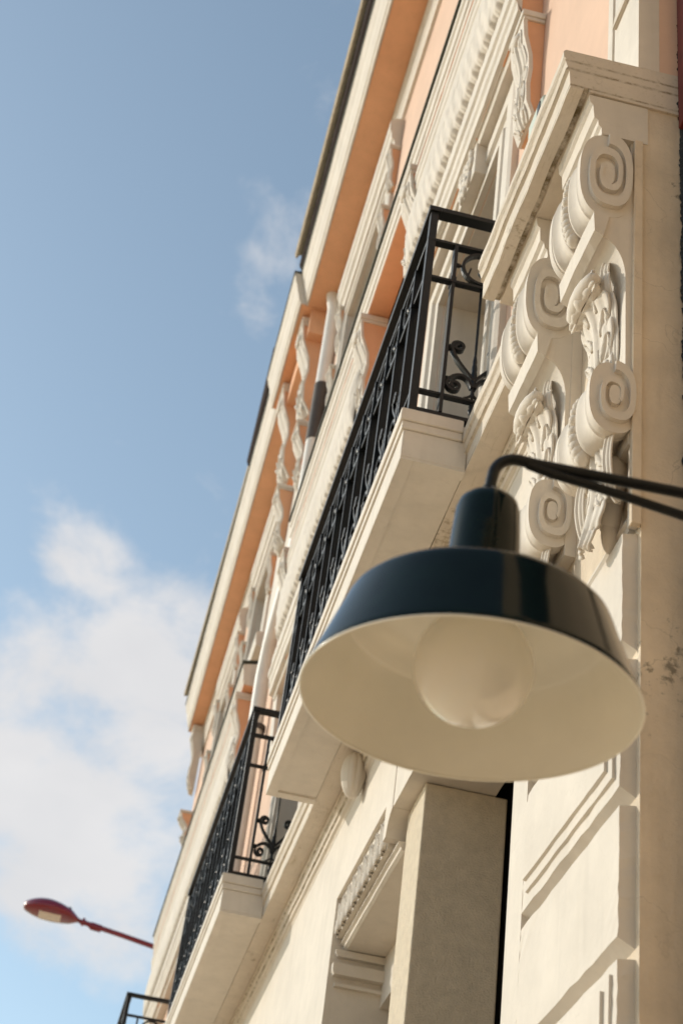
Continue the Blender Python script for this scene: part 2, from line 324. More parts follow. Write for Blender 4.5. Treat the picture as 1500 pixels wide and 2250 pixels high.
# --- corner pilaster with rusticated blocks
def rusticated_block(z0, z1, framed):
    xb, xf = 0.9895, 0.955
    y0, y1 = Y0+0.024, 3.33; c = 0.022
    bm = bmesh.new()
    f = [(xb, y0, z0), (xb, y1, z0), (xb, y1, z1), (xb, y0, z1)]
    g = [(xf, y0+0.004, z0+c), (xf, y1-0.002, z0+c), (xf, y1-0.002, z1-0.004), (xf, y0+0.004, z1-0.004)]
    def jit(p): return Vector(p)+Vector((random.uniform(-.0012, .0012), random.uniform(-.0015, .0015), random.uniform(-.0015, .0015)))
    NS = 14
    def ring(q):
        r = []
        for i in range(4):
            a, b = Vector(q[i]), Vector(q[(i+1) % 4])
            for k in range(NS): r.append(bm.verts.new(jit(a.lerp(b, k/NS))))
        return r
    r0, r1 = ring(f), ring(g)
    n = len(r0)
    for i in range(n): bm.faces.new((r0[i], r0[(i+1) % n], r1[(i+1) % n], r1[i]))
    bm.faces.new(r1)
    bm.normal_update(); bmesh.ops.triangulate(bm, faces=[x for x in bm.faces if len(x.verts) > 4])
    blk = bm_obj('rusticated_block', bm, CREAM, B)
    if framed:                                          # two thin raised fields, one on the other
        for (x0, x1, m) in ((xf-0.0065, xf+0.001, 0.030), (xf-0.0135, xf-0.0064, 0.058)):
            prism('raised_field', [(x0, z0+c+m), (x1, z0+c+m-0.003), (x1, z1-m*0.8), (x0, z1-m*0.8)], y0+m, y1-0.045, CREAM, blk, 16, 0.0012, 16)
for (a, b, fr) in ((1.885, 2.185, False), (1.55, 1.868, True), (1.245, 1.535, False), (0.93, 1.228, True), (0.62, 0.915, False), (0.3, 0.6, True), (0.0, 0.285, False), (-0.32, -0.015, True), (-0.65, -0.335, False), (-1.15, -0.665, True)):
    rusticated_block(a, b, fr)
box('pilaster_margin', 0.9545, 0.9868, 3.328, 3.4505, -1.16, 2.19, CREAM, B)
box('plinth', 0.93, 1.2, Y0-0.01, 3.46, GZ, -1.17, CREAM, B, 0.01)
# raised frame above the first block, behind the consoles
prism('panel_frame', [(0.972, 2.20), (0.9869, 2.20), (0.9869, 2.235), (0.968, 2.235), (0.966, 2.225), (0.972, 2.218)], Y0+0.04, 3.40, CREAM, B, 16, 0.0015)
box('panel_frame', 0.966, 0.9868, Y0+0.012, Y0+0.034, 2.20, 3.437, CREAM, B, 0.003)
box('end_fillet', 0.962, 0.985, Y0-0.006, Y0+0.011, 2.19, 3.437, ENDW, B, 0.002)
box('console_backing', 0.9585, 0.9866, Y0+0.012, Y0+0.26, 2.42, 3.44, CREAM, B)
box('console_backing', 0.9585, 0.9866, 3.125, 3.385, 2.42, 3.44, CREAM, B)

# --- consoles
def oval(cx, cz, a, b, n=40, e=2.5):
    r = []
    for k in range(n):
        t = 2*PI*k/n; c, s = math.cos(t), math.sin(t)
        r.append((cx+a*math.copysign(abs(c)**(2/e), c), cz+b*math.copysign(abs(s)**(2/e), s)))
    return r
BOLST = [(0.0, 0.0), (0.075, 0.0), (0.085, 0.035), (0.10, 0.035), (0.12, 0.0), (0.16, 0.12), (0.22, 0.19), (0.29, 0.17), (0.35, 0.07), (0.375, 0.015), (0.395, 0.015), (0.41, 0.12), (0.44, 0.17), (0.56, 0.17), (0.59, 0.12),
         (0.605, 0.015), (0.625, 0.015), (0.65, 0.07), (0.71, 0.17), (0.78, 0.19), (0.84, 0.12), (0.88, 0.0), (0.90, 0.035), (0.915, 0.035), (0.925, 0.0), (1.0, 0.0)]
def drum(name, cx, cz, a, b, y0, w, parent):
    bm = bmesh.new(); rings = []
    for (t, ins) in BOLST:
        ring = []
        for (x, z) in oval(cx, cz, a*(1-ins*0.75), b*(1-ins*0.45), 48):
            ring.append(bm.verts.new((x+ins*a*0.15, y0+w*t, z)))
        rings.append(ring)
    n = 48
    for i in range(len(rings)-1):
        for k in range(n): bm.faces.new((rings[i][k], rings[i][(k+1) % n], rings[i+1][(k+1) % n], rings[i+1][k]))
    bm.faces.new(rings[0][::-1]); bm.faces.new(rings[-1])
    return auto(bm_obj(name, bm, CREAM, parent), 28)
def spiral(name, cx, cz, a, b, y, d, turns, parent, m, e=2.6, k0=1.0, k1=0.30):
    """raised volute band on the cheek of a scroll"""
    bm = bmesh.new(); n = int(40*turns); R = []
    def se(t): c, s = math.cos(t), math.sin(t); return math.copysign(abs(c)**(2/e), c), math.copysign(abs(s)**(2/e), s)
    for i in range(n+1):
        f = i/n; t = -2*PI*turns*f+PI*0.5; c, s = se(t)
        ko = k0+(k1-k0)*f; ki = ko-0.27*(1-0.55*f)
        o_, i_ = (cx+a*ko*c, cz+b*ko*s), (cx+a*ki*c, cz+b*ki*s)
        R.append([bm.verts.new((o_[0], y, o_[1])), bm.verts.new((o_[0], y-d, o_[1])), bm.verts.new((i_[0], y-d, i_[1])), bm.verts.new((i_[0], y, i_[1]))])
    for i in range(n):
        for k in range(3): bm.faces.new((R[i][k], R[i][k+1], R[i+1][k+1], R[i+1][k]))
    bm.faces.new(R[0]); bm.faces.new(R[-1][::-1])
    # eye of the volute
    ey = [bm.verts.new((x, y, z)) for x, z in oval(cx, cz, a*0.26, b*0.30, 20)]
    ez = [bm.verts.new((x, y-d*0.8, z)) for x, z in oval(cx, cz, a*0.24, b*0.28, 20)]
    for k in range(20): bm.faces.new((ey[k], ey[(k+1) % 20], ez[(k+1) % 20], ez[k]))
    bm.faces.new(ez)
    return bm_obj(name, bm, m, parent)
def leaflet(bm, p0, d, n, L, W, curl=0.25, cup=0.30, teeth=3):
    """one crisp carved leaf blade: raised rounded lobes either side of a sunk midrib, tip turned outward"""
    d = d.normalized(); b = d.cross(n).normalized(); n = b.cross(d).normalized(); R_ = []; NL = 11; NC = 9
    for i in range(NL+1):
        t = i/NL; w = W*(math.sin(PI*(0.10+0.90*t**0.85))**0.65)*(1+0.16*math.sin(t*teeth*2*PI)*(0.3+t))
        if i == NL: w = W*0.05
        c = p0+d*(L*(t-0.18*curl*t*t))+n*(L*curl*t**2.4)
        r = []
        for j in range(NC):
            s = -1+2*j/(NC-1); a = abs(s)
            h = cup*W*(math.sin(PI*min(1, a*1.08))**0.8*0.9-0.25*(1-a)**3)*(1-0.5*t)
            r.append(bm.verts.new(c+b*(w*s)+n*h-d*(0.25*W*a*a)))
        R_.append(r)
    for i in range(NL):
        for j in range(NC-1): bm.faces.new((R_[i][j], R_[i][j+1], R_[i+1][j+1], R_[i+1][j]))
def leaf_object(name, bm, m, parent, thick):
    o = auto(bm_obj(name, bm, m, parent), 42)
    so_ = o.modifiers.new('thickness', 'SOLIDIFY'); so_.thickness = thick; so_.offset = 0
    return o
def path_fn(path, y):
    P = [Vector((p[0], y, p[1])) for p in path]
    def at(t):
        f = max(0, min(1, t))*(len(P)-1); i = min(int(f), len(P)-2); u = f-i
        p0, p1, p2, p3 = P[max(i-1, 0)], P[i], P[i+1], P[min(i+2, len(P)-1)]
        return 0.5*((2*p1)+(p2-p0)*u+(2*p0-5*p1+4*p2-p3)*u*u+(3*p1-p0-3*p2+p3)*u**3)
    def fr(t):
        tg = (at(t-0.03)-at(t+0.03)).normalized(); nr = Vector((0, 1, 0)).cross(tg).normalized()
        return at(t), tg, nr if nr.x < 0 or abs(tg.z) < 0.35 else -nr
    return fr
def leaf_sheet(bm, path, hw, y, lobes, curl, ridge, tip):
    """fluted leaf blade draped on a path (first point = tip), edges cut into rounded lobes"""
    fr = path_fn(path, y); n = len(path)*9; cols = 29; rows = []; Yv = Vector((0, 1, 0))
    for i in range(n+1):
        t = i/n; c, tg, nr = fr(t); ph = (t*lobes) % 1.0
        sc = 0.70+0.30*math.sin(PI*min(1, 0.12+ph*0.9))**0.55
        prof = (0.78+0.22*math.sin(PI*t))*(1 if t > tip else (0.30+0.70*(t/tip)**0.6)); w = hw*prof*sc; r = []
        for j in range(cols):
            s = -1+2*j/(cols-1); a = abs(s)
            h = ridge*(0.75*abs(math.sin(a*PI*2.6+0.3))-0.4+1.1*math.exp(-(s*8)**2)-0.8*math.exp(-((a-0.2)*12)**2))+curl*(0.35-s*s)-ridge*0.9*math.exp(-(min(ph, 1-ph)*11)**2)*a
            r.append(bm.verts.new(c+nr*h+Yv*(w*s)-Vector((0, 0, 0.10*hw*a*(1-0.5*t)))))
        rows.append(r)
    for i in range(n):
        for j in range(cols-1): bm.faces.new((rows[i][j], rows[i][j+1], rows[i+1][j+1], rows[i+1][j]))
def acanthus(name, path, hw, y, m, parent, lobes=6, curl=0.012, ridge=0.006, tip=0.25, thick=0.006, seed=0, fringe=False):
    bm = bmesh.new(); leaf_sheet(bm, path, hw, y, lobes, curl, ridge, tip)
    if fringe:                                          # crisp turned lobes along both edges
        rnd = random.Random(seed); fr = path_fn(path, y); Yv = Vector((0, 1, 0))
        for k in range(lobes):
            t = 1-(0.02+0.80*k/lobes); c, tg, nr = fr(t); wd = hw*(1.0-0.25*k/lobes)
            if k > lobes*0.62: continue
            for sd in (-1, 1):
                leaflet(bm, c+Yv*(sd*wd*0.42)-nr*0.003, tg*0.9+Yv*sd*(0.42+rnd.uniform(-.08, .08)), nr+Yv*sd*0.45, wd*0.85*rnd.uniform(0.92, 1.08), wd*0.27, 0.10+rnd.uniform(-.04, .05), 0.40, 3)
            leaflet(bm, c+Yv*(hw*rnd.uniform(-.06, .06))+nr*0.003, tg, nr, wd*0.95, wd*0.16, 0.06, 0.5, 2)
    bm.normal_update()
    return leaf_object(name, bm, m, parent, thick*0.6)
def sphere_bm(bm, c, rx, ry, rz, nu=10, nv=7):
    pr = [(math.sin(PI*i/nv), -math.cos(PI*i/nv)) for i in range(nv+1)]
    rings = []
    for (r, z) in pr:
        if r < 1e-4: rings.append([bm.verts.new((c[0], c[1], c[2]+rz*z))])
        else: rings.append([bm.verts.new((c[0]+rx*r*math.cos(2*PI*k/nu), c[1]+ry*r*math.sin(2*PI*k/nu), c[2]+rz*z)) for k in range(nu)])
    for i in range(nv):
        a, b = rings[i], rings[i+1]
        for k in range(nu):
            k2 = (k+1) % nu
            if len(a) == 1: bm.faces.new((a[0], b[k2], b[k]))
            elif len(b) == 1: bm.faces.new((a[k], a[k2], b[0]))
            else: bm.faces.new((a[k], a[k2], b[k2], b[k]))
def console(y0, w=0.255):
    # neck and cheeks (body)
    bm = bmesh.new()
    arc = [(0.882+0.064*math.sin(t*PI/2/8), 2.93+0.128*math.cos(t*PI/2/8)) for t in range(9)]
    prof = [(0.975, 3.30), (0.975, 2.50), (0.951, 2.50), (0.948, 2.66)] + arc[::-1] + [(0.872, 3.066), (0.868, 3.128), (0.90, 3.15), (0.90, 3.30)]
    prism_bm(bm, prof, y0+0.004, y0+w-0.004, 6)
    bm.normal_update(); bmesh.ops.triangulate(bm, faces=[f for f in bm.faces if len(f.verts) > 4])
    body = auto(bm_obj('console', bm, CREAM, B), 30)
    # fillet bar under the big scroll
    prism('fillet', [(0.862, 3.068), (0.884, 3.055), (0.90, 3.13), (0.868, 3.142), (0.858, 3.13)], y0-0.004, y0+w+0.006, CREAM, body, 14, 0.0022, 14)
    drum('upper_scroll', 0.8935, 3.284, 0.0715, 0.152, y0+0.003, w-0.006, body)
    drum('lower_scroll', 0.921, 2.542, 0.0575, 0.104, y0+0.003, w-0.006, body)
    spiral('volute', 0.8935, 3.284, 0.0700, 0.150, y0+0.006, 0.017, 1.85, body, CREAM)
    spiral('volute', 0.921, 2.542, 0.0560, 0.102, y0+0.006, 0.017, 1.35, body, CREAM)
    # bead strings in the two bolsters
    bm = bmesh.new()
    for (cx, cz, a, b, nb, t0, t1) in ((0.8935, 3.284, 0.0715, 0.152, 13, 120, 236), (0.921, 2.542, 0.0575, 0.104, 10, 120, 242)):
        for k in range(nb):
            f = k/(nb-1); t = math.radians(t0+(t1-t0)*f); e = 2.5; c, s = math.cos(t), math.sin(t)
            x = cx+a*0.92*math.copysign(abs(c)**(2/e), c); z = cz+b*0.93*math.copysign(abs(s)**(2/e), s)
            r = 0.0105+0.0095*f**2
            sphere_bm(bm, (x, y0+w/2, z), r, r*1.15, r*1.15)
    bm_obj('bead_string', bm, CREAM, body, True)['kind'] = 'stuff'
    # acanthus leaf on the neck, its tip curled forward under the fillet
    yc = y0+w*0.52
    prism('leaf_stem', [(0.949, 2.60), (0.934, 2.60), (0.932, 2.72), (0.928, 2.82), (0.918, 2.90), (0.892, 2.95), (0.884, 2.975), (0.894, 2.995), (0.915, 2.975), (0.949, 2.90)], yc-w*0.20, yc+w*0.20, CREAM, body, 4, 0.003, 20)
    acanthus('acanthus_leaf', [(0.898, 2.985), (0.880, 2.995), (0.868, 2.975), (0.874, 2.945), (0.900, 2.93), (0.918, 2.88), (0.926, 2.80), (0.929, 2.72), (0.931, 2.63)], w*0.36, yc, CREAM, body, 6, 0.012, 0.006, 0.10, 0.007, 3, True)
    bm = bmesh.new()
    tube_bm(bm, [(0.880+0.004*abs(q), yc+w*0.30*q, 2.968-0.006*abs(q)) for q in (-1.15, -1, -0.6, -0.2, 0.2, 0.6, 1, 1.15)], [0.008, 0.019, 0.026, 0.028, 0.028, 0.026, 0.019, 0.008], 16)
    bm_obj('leaf_roll', bm, CREAM, body, True)
    acanthus('acanthus_leaf', [(0.918, 3.035), (0.912, 3.0), (0.914, 2.94), (0.93, 2.88), (0.938, 2.78), (0.94, 2.70)], w*0.13, y0+w*0.27, CREAM, body, 4, 0.010, 0.004, 0.2, 0.006, 5)
    acanthus('acanthus_leaf', [(0.918, 3.02), (0.912, 2.99), (0.914, 2.93), (0.93, 2.87), (0.938, 2.77), (0.94, 2.70)], w*0.12, y0+w*0.80, CREAM, body, 4, 0.010, 0.004, 0.2, 0.006, 6)
    # pendant leaf below the small scroll
    acanthus('pendant_leaf', [(0.895, 2.185), (0.902, 2.215), (0.914, 2.27), (0.922, 2.33), (0.922, 2.39), (0.916, 2.45)], w*0.30, y0+w*0.46, CREAM, body, 4, 0.012, 0.006, 0.35, 0.007, 8, True)
    bm = bmesh.new()
    for k in range(4): sphere_bm(bm, (0.955, y0+w*(0.44+0.01*k), 2.245+0.05*k), 0.020+0.007*k, w*(0.07+0.055*k), 0.06, 14, 9)
    bm_obj('pendant_core', bm, CREAM, body, True)
    # husk lying along the side of the pendant
    acanthus('husk', [(0.945, 2.265), (0.925, 2.30), (0.915, 2.36), (0.918, 2.42), (0.93, 2.47)], w*0.10, y0+w*0.84, CREAM, body, 1, 0.010, 0.004, 0.5, 0.008, 9)
    acanthus('husk', [(0.945, 2.265), (0.925, 2.30), (0.915, 2.36), (0.918, 2.42), (0.93, 2.47)], w*0.09, y0+w*0.11, CREAM, body, 1, 0.010, 0.004, 0.5, 0.008, 10)
    # abacus mouldings between scroll and cornice
    prism('abacus', [(1.0, 3.438), (0.876, 3.438), (0.874, 3.462), (0.866, 3.470), (0.864, 3.488), (0.853, 3.496), (0.850, 3.545), (0.842, 3.553), (0.838, 3.582), (1.0, 3.582)], y0-0.0005, y0+w+0.004, CREAM, body, 14, 0.0016, 12)
    return body
leaf_frieze('carved_frieze', 1.100, 5.75, 6.67, 2.868, 3.048, 0.026, 9, CREAM, B)
console(Y0+0.002); console(3.125)

# --- cornice breaking forward over the consoles
hood = prism('cornice_hood', [(1.094, 3.585), (0.838, 3.586), (0.835, 3.598), (0.822, 3.598), (0.820, 3.588), (0.784, 3.588), (0.782, 3.655), (0.772, 3.660), (0.776, 3.667), (0.770, 3.688), (0.766, 3.693), (0.770, 3.699), (0.763, 3.708), (0.762, 3.73), (0.768, 3.738), (1.094, 3.745)],
      Y0-0.003, 3.49, CREAMD, B, 26, 0.0028, 11)
# --- string course running the whole front (balconies stand on it)
def string_course(y0, y1, seg):
    prism('string_course', [(1.10, 3.585), (0.957, 3.587), (0.956, 3.655), (0.946, 3.66), (0.949, 3.667), (0.942, 3.688), (0.939, 3.693), (0.942, 3.70), (0.934, 3.708), (0.933, 3.745), (0.938, 3.752), (1.10, 3.765)], y0, y1, CREAMD, B, seg, 0.0022, 9)
    prism('bed_moulding', [(1.12, 3.455), (1.0835, 3.455), (1.080, 3.47), (1.068, 3.478), (1.068, 3.505), (1.058, 3.512), (1.056, 3.545), (1.046, 3.552), (1.046, 3.584), (1.12, 3.584)], y0, y1, CREAMD, B, seg, 0.0018, 9)
string_course(3.491, 8.2, 60); string_course(8.2002, YE, 40)

# --- balconies
def frame_front(u, v, z): return (v, u, z)
def scroll_pts(p0, p1, p2, p3, cx, cz, r, a0, turns, n=14, cw=1):
    pts = []
    for i in range(n+1):
        t = i/n; q = [(1-t)**3, 3*t*(1-t)**2, 3*t*t*(1-t), t**3]
        pts.append((sum(q[k]*(p0, p1, p2, p3)[k][0] for k in range(4)), sum(q[k]*(p0, p1, p2, p3)[k][1] for k in range(4))))
    m = int(18*turns)
    for i in range(1, m+1):
        f = i/m; a = a0+cw*2*PI*turns*f; rr = r*(1-0.72*f); pts.append((cx+rr*math.cos(a), cz+rr*math.sin(a)))
    return pts
PW = 0.2245
def ornament_meshes():
    """one railing panel, local axes: y along the panel, x across, z up from the bottom rail"""
    w = PW; c = w/2; D = 0.022
    bm = bmesh.new()                                   # scrolls at the foot
    for s in (-1, 1):
        def mx(pts): return [(c+s*(u-c), z) for u, z in pts]
        up = [(c-0.004, 0.205), (c-0.03, 0.25), (c-0.075, 0.28), (c-0.090, 0.345)]
        ribbon_bm(bm, mx(scroll_pts(*up, c-0.066, 0.352, 0.025, PI*1.05, 1.35, 14, -1)), 0.0115, D, frame_front)
        lo = [(c-0.006, 0.17), (c-0.02, 0.225), (c-0.06, 0.235), (c-0.095, 0.185)]
        ribbon_bm(bm, mx(scroll_pts(*lo, c-0.070, 0.165, 0.027, PI*0.85, 1.35, 14, 1)), 0.0115, D, frame_front)
        for zz in (0.345, 0.19): sphere_bm(bm, (0, c+s*(-0.098), zz), 0.014, 0.013, 0.014, 8, 5)
        ribbon_bm(bm, mx([(c-0.002, 0.14), (c-0.018, 0.125), (c-0.032, 0.118)]), 0.007, 0.010, frame_front)
    foot = bpy.data.meshes.new('scroll_work'); bmesh.ops.recalc_face_normals(bm, faces=bm.faces[:]); bm.to_mesh(foot); bm.free()
    bm = bmesh.new()                                   # spear: thin rod, bud, drop
    tube_bm(bm, [(0, c, 0.10), (0, c, 0.665)], 0.0055, 6)
    lathe_bm(bm, [(0.004, 0.12), (0.008, 0.14), (0.006, 0.165), (0.012, 0.18), (0.013, 0.20), (0.010, 0.215), (0.0125, 0.235), (0.010, 0.255), (0.0115, 0.268), (0.008, 0.29), (0.009, 0.30), (0.006, 0.325), (0.003, 0.35)], (0, c, 0), 8)
    lathe_bm(bm, [(0.001, 0.018), (0.006, 0.03), (0.009, 0.05), (0.014, 0.066), (0.007, 0.075), (0.011, 0.086), (0.004, 0.096)], (0, c, 0), 8)
    spear = bpy.data.meshes.new('spear'); bmesh.ops.recalc_face_normals(bm, faces=bm.faces[:]); bm.to_mesh(spear); bm.free()
    for p in spear.polygons: p.use_smooth = True
    bm = bmesh.new()                                   # ring and ball of the frieze
    ring = [(c+0.078*math.cos(t), 0.768+0.078*math.sin(t)) for t in [2*PI*k/26 for k in range(27)]]
    ribbon_bm(bm, ring, 0.0115, D, frame_front)
    for s in (-1, 1):
        ribbon_bm(bm, [(c+s*(0.072-0.0026*k), 0.74-0.04*math.sin(k*0.3)+0.004*k) for k in range(10)], 0.008, D, frame_front)
        sphere_bm(bm, (0, c+s*0.098, 0.768), 0.009, 0.016, 0.010, 8, 5)
    sphere_bm(bm, (0, c, 0.752), 0.016, 0.018, 0.018, 10, 7); ribbon_bm(bm, [(c-0.012, 0.79), (c, 0.782), (c+0.012, 0.79)], 0.006, 0.01, frame_front)
    rg = bpy.data.meshes.new('frieze_ring'); bmesh.ops.recalc_face_normals(bm, faces=bm.faces[:]); bm.to_mesh(rg); bm.free()
    bm = bmesh.new(); bx(bm, -0.020, 0.020, -0.0065, 0.0065, 0.018, 0.858)
    bx(bm, -0.022, 0.022, -0.010, 0.010, 0.655, 0.685)
    bar = bpy.data.meshes.new('baluster'); bmesh.ops.recalc_face_normals(bm, faces=bm.faces[:]); bm.to_mesh(bar); bm.free()
    for me in (foot, spear, rg, bar): me.materials.append(IRON)
    return foot, spear, rg, bar
FOOT, SPEAR, RING, BAR = ornament_meshes()
RAILS = ((1.012, 1.036, 0.024), (0.855, 0.870, 0.016), (0.664, 0.678, 0.013), (0.100, 0.113, 0.012), (0.0, 0.020, 0.016))
def balcony(y0, y1, xo, zb=3.585, detail=True):
    bm = bmesh.new()
    XB = 0.9335
    bx(bm, xo+0.016, 0.9555, y0+0.014, y1-0.014, zb, zb+0.118)
    bx(bm, xo+0.008, XB, y0+0.007, y1-0.007, zb+0.1185, zb+0.152)
    bx(bm, xo, XB, y0, y1, zb+0.1525, zb+0.205)
    slab = bm_obj('balcony', bm, CREAM, B, False, 0.004)
    zs = zb
    # shallow margin framing the soffit panel
    a, b_, c_, d_ = xo+0.016, 0.955, y0+0.014, y1-0.014
    box('soffit_margin', a+0.001, a+0.048, c_+0.001, d_-0.001, zs-0.010, zs-0.0005, CREAM, slab)
    box('soffit_margin', a+0.0485, b_, c_+0.001, c_+0.05, zs-0.010, zs-0.0005, CREAM, slab)
    box('soffit_margin', a+0.0485, b_, d_-0.05, d_-0.001, zs-0.010, zs-0.0005, CREAM, slab)
    zr = zb+0.2055; xr = xo+0.038; ya, yb = y0+0.02, y1-0.02; XE = X1-0.002
    for (r0, r1, hw) in RAILS:
        box('rail', xr-hw, xr+hw, ya-hw, yb+hw, zr+r0, zr+r1, IRON, slab, 0.002)
        box('rail', xr+hw, XE, ya-hw, ya+hw, zr+r0+0.0006, zr+r1-0.0006, IRON, slab, 0.002)
        box('rail', xr+hw, XE, yb-hw, yb+hw, zr+r0+0.0006, zr+r1-0.0006, IRON, slab, 0.002)
    for yy in (ya, yb): box('post', xr-0.0148, xr+0.0148, yy-0.0148, yy+0.0148, zr+0.0202, zr+1.0118, IRON, slab, 0.002)
    def put(me, x, y, rot):
        o = bpy.data.objects.new(me.name, me); COL.objects.link(o); o.parent = slab; o.location = (x, y, zr); o.rotation_euler = (0, 0, rot)
    n = int((yb-ya-0.19)/PW); st = ya+((yb-ya)-n*PW)/2
    for k in range(n+1):
        put(BAR, xr, st+k*PW, 0)
        if k < n:
            put(FOOT, xr, st+k*PW, 0); put(SPEAR, xr, st+k*PW, 0); put(RING, xr, st+k*PW, 0)
    for yy in (ya, yb):
        put(BAR, xr+0.097, yy, -PI/2)
        for me in (FOOT, SPEAR, RING): put(me, xr+0.097, yy, -PI/2)
    return slab
balcony(4.275, 6.89, 0.710); balcony(8.245, 10.95, 0.710); balcony(12.75, 15.4, 0.50, 3.475)

# carved shell under the string course
def shell_drop(x, y, z, rx, ry, rz):
    """small ribbed shell hanging from the string course, drawn out to a point below"""
    bm = bmesh.new(); nu, nv = 60, 22; rings = []
    for i in range(nv+1):
        t = i/nv; th = PI*t; zz = math.cos(th); r = math.sin(th)**0.8*(1.0-0.35*max(0, t-0.5)) if 0 < i < nv else 0
        if r == 0: rings.append([bm.verts.new((x, y, z+rz*(zz if i == 0 else -1.18)))]); continue
        rings.append([bm.verts.new((x+rx*r*math.cos(2*PI*k/nu)*(1+0.16*abs(math.sin(5*PI*k/nu*2/2))), y+ry*r*math.sin(2*PI*k/nu)*(1+0.13*abs(math.cos(10*PI*k/nu))), z+rz*zz*(1.0 if zz > 0 else 1.15))) for k in range(nu)])
    for i in range(nv):
        p, q = rings[i], rings[i+1]
        for k in range(nu):
            k2 = (k+1) % nu
            if len(p) == 1: bm.faces.new((p[0], q[k], q[k2]))
            elif len(q) == 1: bm.faces.new((p[k], p[k2], q[0]))
            else: bm.faces.new((p[k], p[k2], q[k2], q[k]))
    return auto(bm_obj('carved_drop', bm, CREAM, B), 45)
shell_drop(1.035, 6.33, 3.475, 0.05, 0.06, 0.10)

# --- first floor
ZF = 3.76
def wall_with_holes(name, x, y0, y1, z0, z1, holes, m, depth=0.3):
    """wall slab with rectangular window holes (y0,y1,z0,z1)"""
    bm = bmesh.new(); ys = sorted({y0, y1, *[h[0] for h in holes], *[h[1] for h in holes]}); zs = sorted({z0, z1, *[h[2] for h in holes], *[h[3] for h in holes]})
    for i in range(len(ys)-1):
        for j in range(len(zs)-1):
            cy, cz = (ys[i]+ys[i+1])/2, (zs[j]+zs[j+1])/2
            if any(h[0] < cy < h[1] and h[2] < cz < h[3] for h in holes): continue
            bx(bm, x, x+depth, ys[i], ys[i+1], zs[j], zs[j+1])
    bmesh.ops.remove_doubles(bm, verts=bm.verts[:], dist=1e-5)
    return bm_obj(name, bm, m, B)
WIN1 = [(4.42, 5.40), (7.85, 8.92), (12.3, 13.5)]
HOLE1 = [(a, b, ZF, 5.45) for a, b in WIN1]
wall_with_holes('wall', X1, 3.3002, YE, ZF, 6.74, HOLE1, PINK)
def window_unit(y0, y1, z0, z1, x):
    f = box('window', x, x+0.03, y0, y1, z0, z1, DARK, B)
    for (a_, b_, c_, d_) in ((y0, y0+0.012, z0, z1), (y1-0.012, y1, z0, z1), (y0+0.0121, y1-0.0121, z1-0.012, z1)): box('reveal', x-0.232 if x > X1+0.22 else x-0.197, x-0.001, a_, b_, c_+0.001, d_-0.001, CREAM, f)
    for yy in (y0+0.013, (y0+y1)/2-0.03, y1-0.073): box('sash', x-0.03, x-0.001, yy, yy+0.06, z0, z1, CREAM, f, 0.004)
    for zz in (z0, z0+(z1-z0)*0.36, z0+(z1-z0)*0.7, z1-0.06): box('sash_bar', x-0.026, x-0.002, y0+0.062, y1-0.062, zz, zz+0.05, CREAM, f, 0.004)
for a, b in WIN1: window_unit(a, b, ZF, 5.45, X1+0.235)
# shaped architraves round the openings
def architrave(y0, y1, z0, z1, x, w, m=CREAM):
    p = [(x, 0), (x-0.028, 0.0), (x-0.028, w*0.22), (x-0.018, w*0.25), (x-0.018, w*0.5), (x-0.034, w*0.55), (x-0.034, w*0.9), (x-0.024, w), (x, w)]
    bm = bmesh.new()
    for (side, yy) in ((-1, y0), (1, y1)):
        r0 = [bm.verts.new((q[0], yy+side*q[1], z0)) for q in p]; r1 = [bm.verts.new((q[0], yy+side*q[1], z1+q[1])) for q in p]
        for i in range(len(p)): j = (i+1) % len(p); bm.faces.new((r0[i], r0[j], r1[j], r1[i]))
        bm.faces.new(r0)
    r0 = [bm.verts.new((q[0], y0-q[1], z1+q[1])) for q in p]; r1 = [bm.verts.new((q[0], y1+q[1], z1+q[1])) for q in p]
    for i in range(len(p)): j = (i+1) % len(p); bm.faces.new((r0[i], r0[j], r1[j], r1[i]))
    bmesh.ops.remove_doubles(bm, verts=bm.verts[:], dist=1e-5)
    return bm_obj('architrave', bm, m, B)
for (a, b) in WIN1: architrave(a, b, ZF, 5.45, X1-0.0005, 0.22)
# window heads: lintel, carved tablet, moulding, garland frieze
HEADS = [(3.93, 5.97), (7.02, 9.60), (11.55, YE-0.05)]
for hi, (a, b) in enumerate(HEADS):
    # salmon side returns belong to the block, cream carving is laid on its front
    box('window_head', 0.947, X1-0.001, a+0.03, b-0.03, 5.70, 6.855, SALM, B)
    prism('head_moulding', [(0.9465, 5.66), (0.9465, 5.74), (0.925, 5.74), (0.918, 5.755), (0.918, 5.80), (0.908, 5.81), (0.905, 5.85), (0.897, 5.86), (0.897, 5.90), (0.905, 5.91), (0.9465, 5.91)][::-1] + [(X1-0.001, 5.69), (X1-0.001, 5.66)] if False else
          [(X1-0.001, 5.672), (0.965, 5.675), (0.955, 5.70), (0.930, 5.712), (0.926, 5.76), (0.916, 5.775), (0.914, 5.83), (0.902, 5.842), (0.900, 5.88), (0.9465, 5.90), (0.9465, 5.6995), (X1-0.001, 5.6995)], a+0.02, b-0.02, CREAM, B, 24, 0.002)
    box('garland_field', 0.925, 0.9465, a+0.05, b-0.05, 5.905, 6.70, CREAM, B)
    prism('garland_fillet', [(0.9245, 6.60), (0.905, 6.602), (0.902, 6.64), (0.895, 6.65), (0.893, 6.70), (0.885, 6.71), (0.885, 6.76), (0.9245, 6.76)], a+0.04, b-0.04, CREAM, B, 24, 0.002)
    prism('garland_fillet', [(0.9245, 5.93), (0.910, 5.93), (0.908, 5.97), (0.915, 5.99), (0.9245, 5.99)], a+0.06, b-0.06, CREAM, B, 24, 0.002)
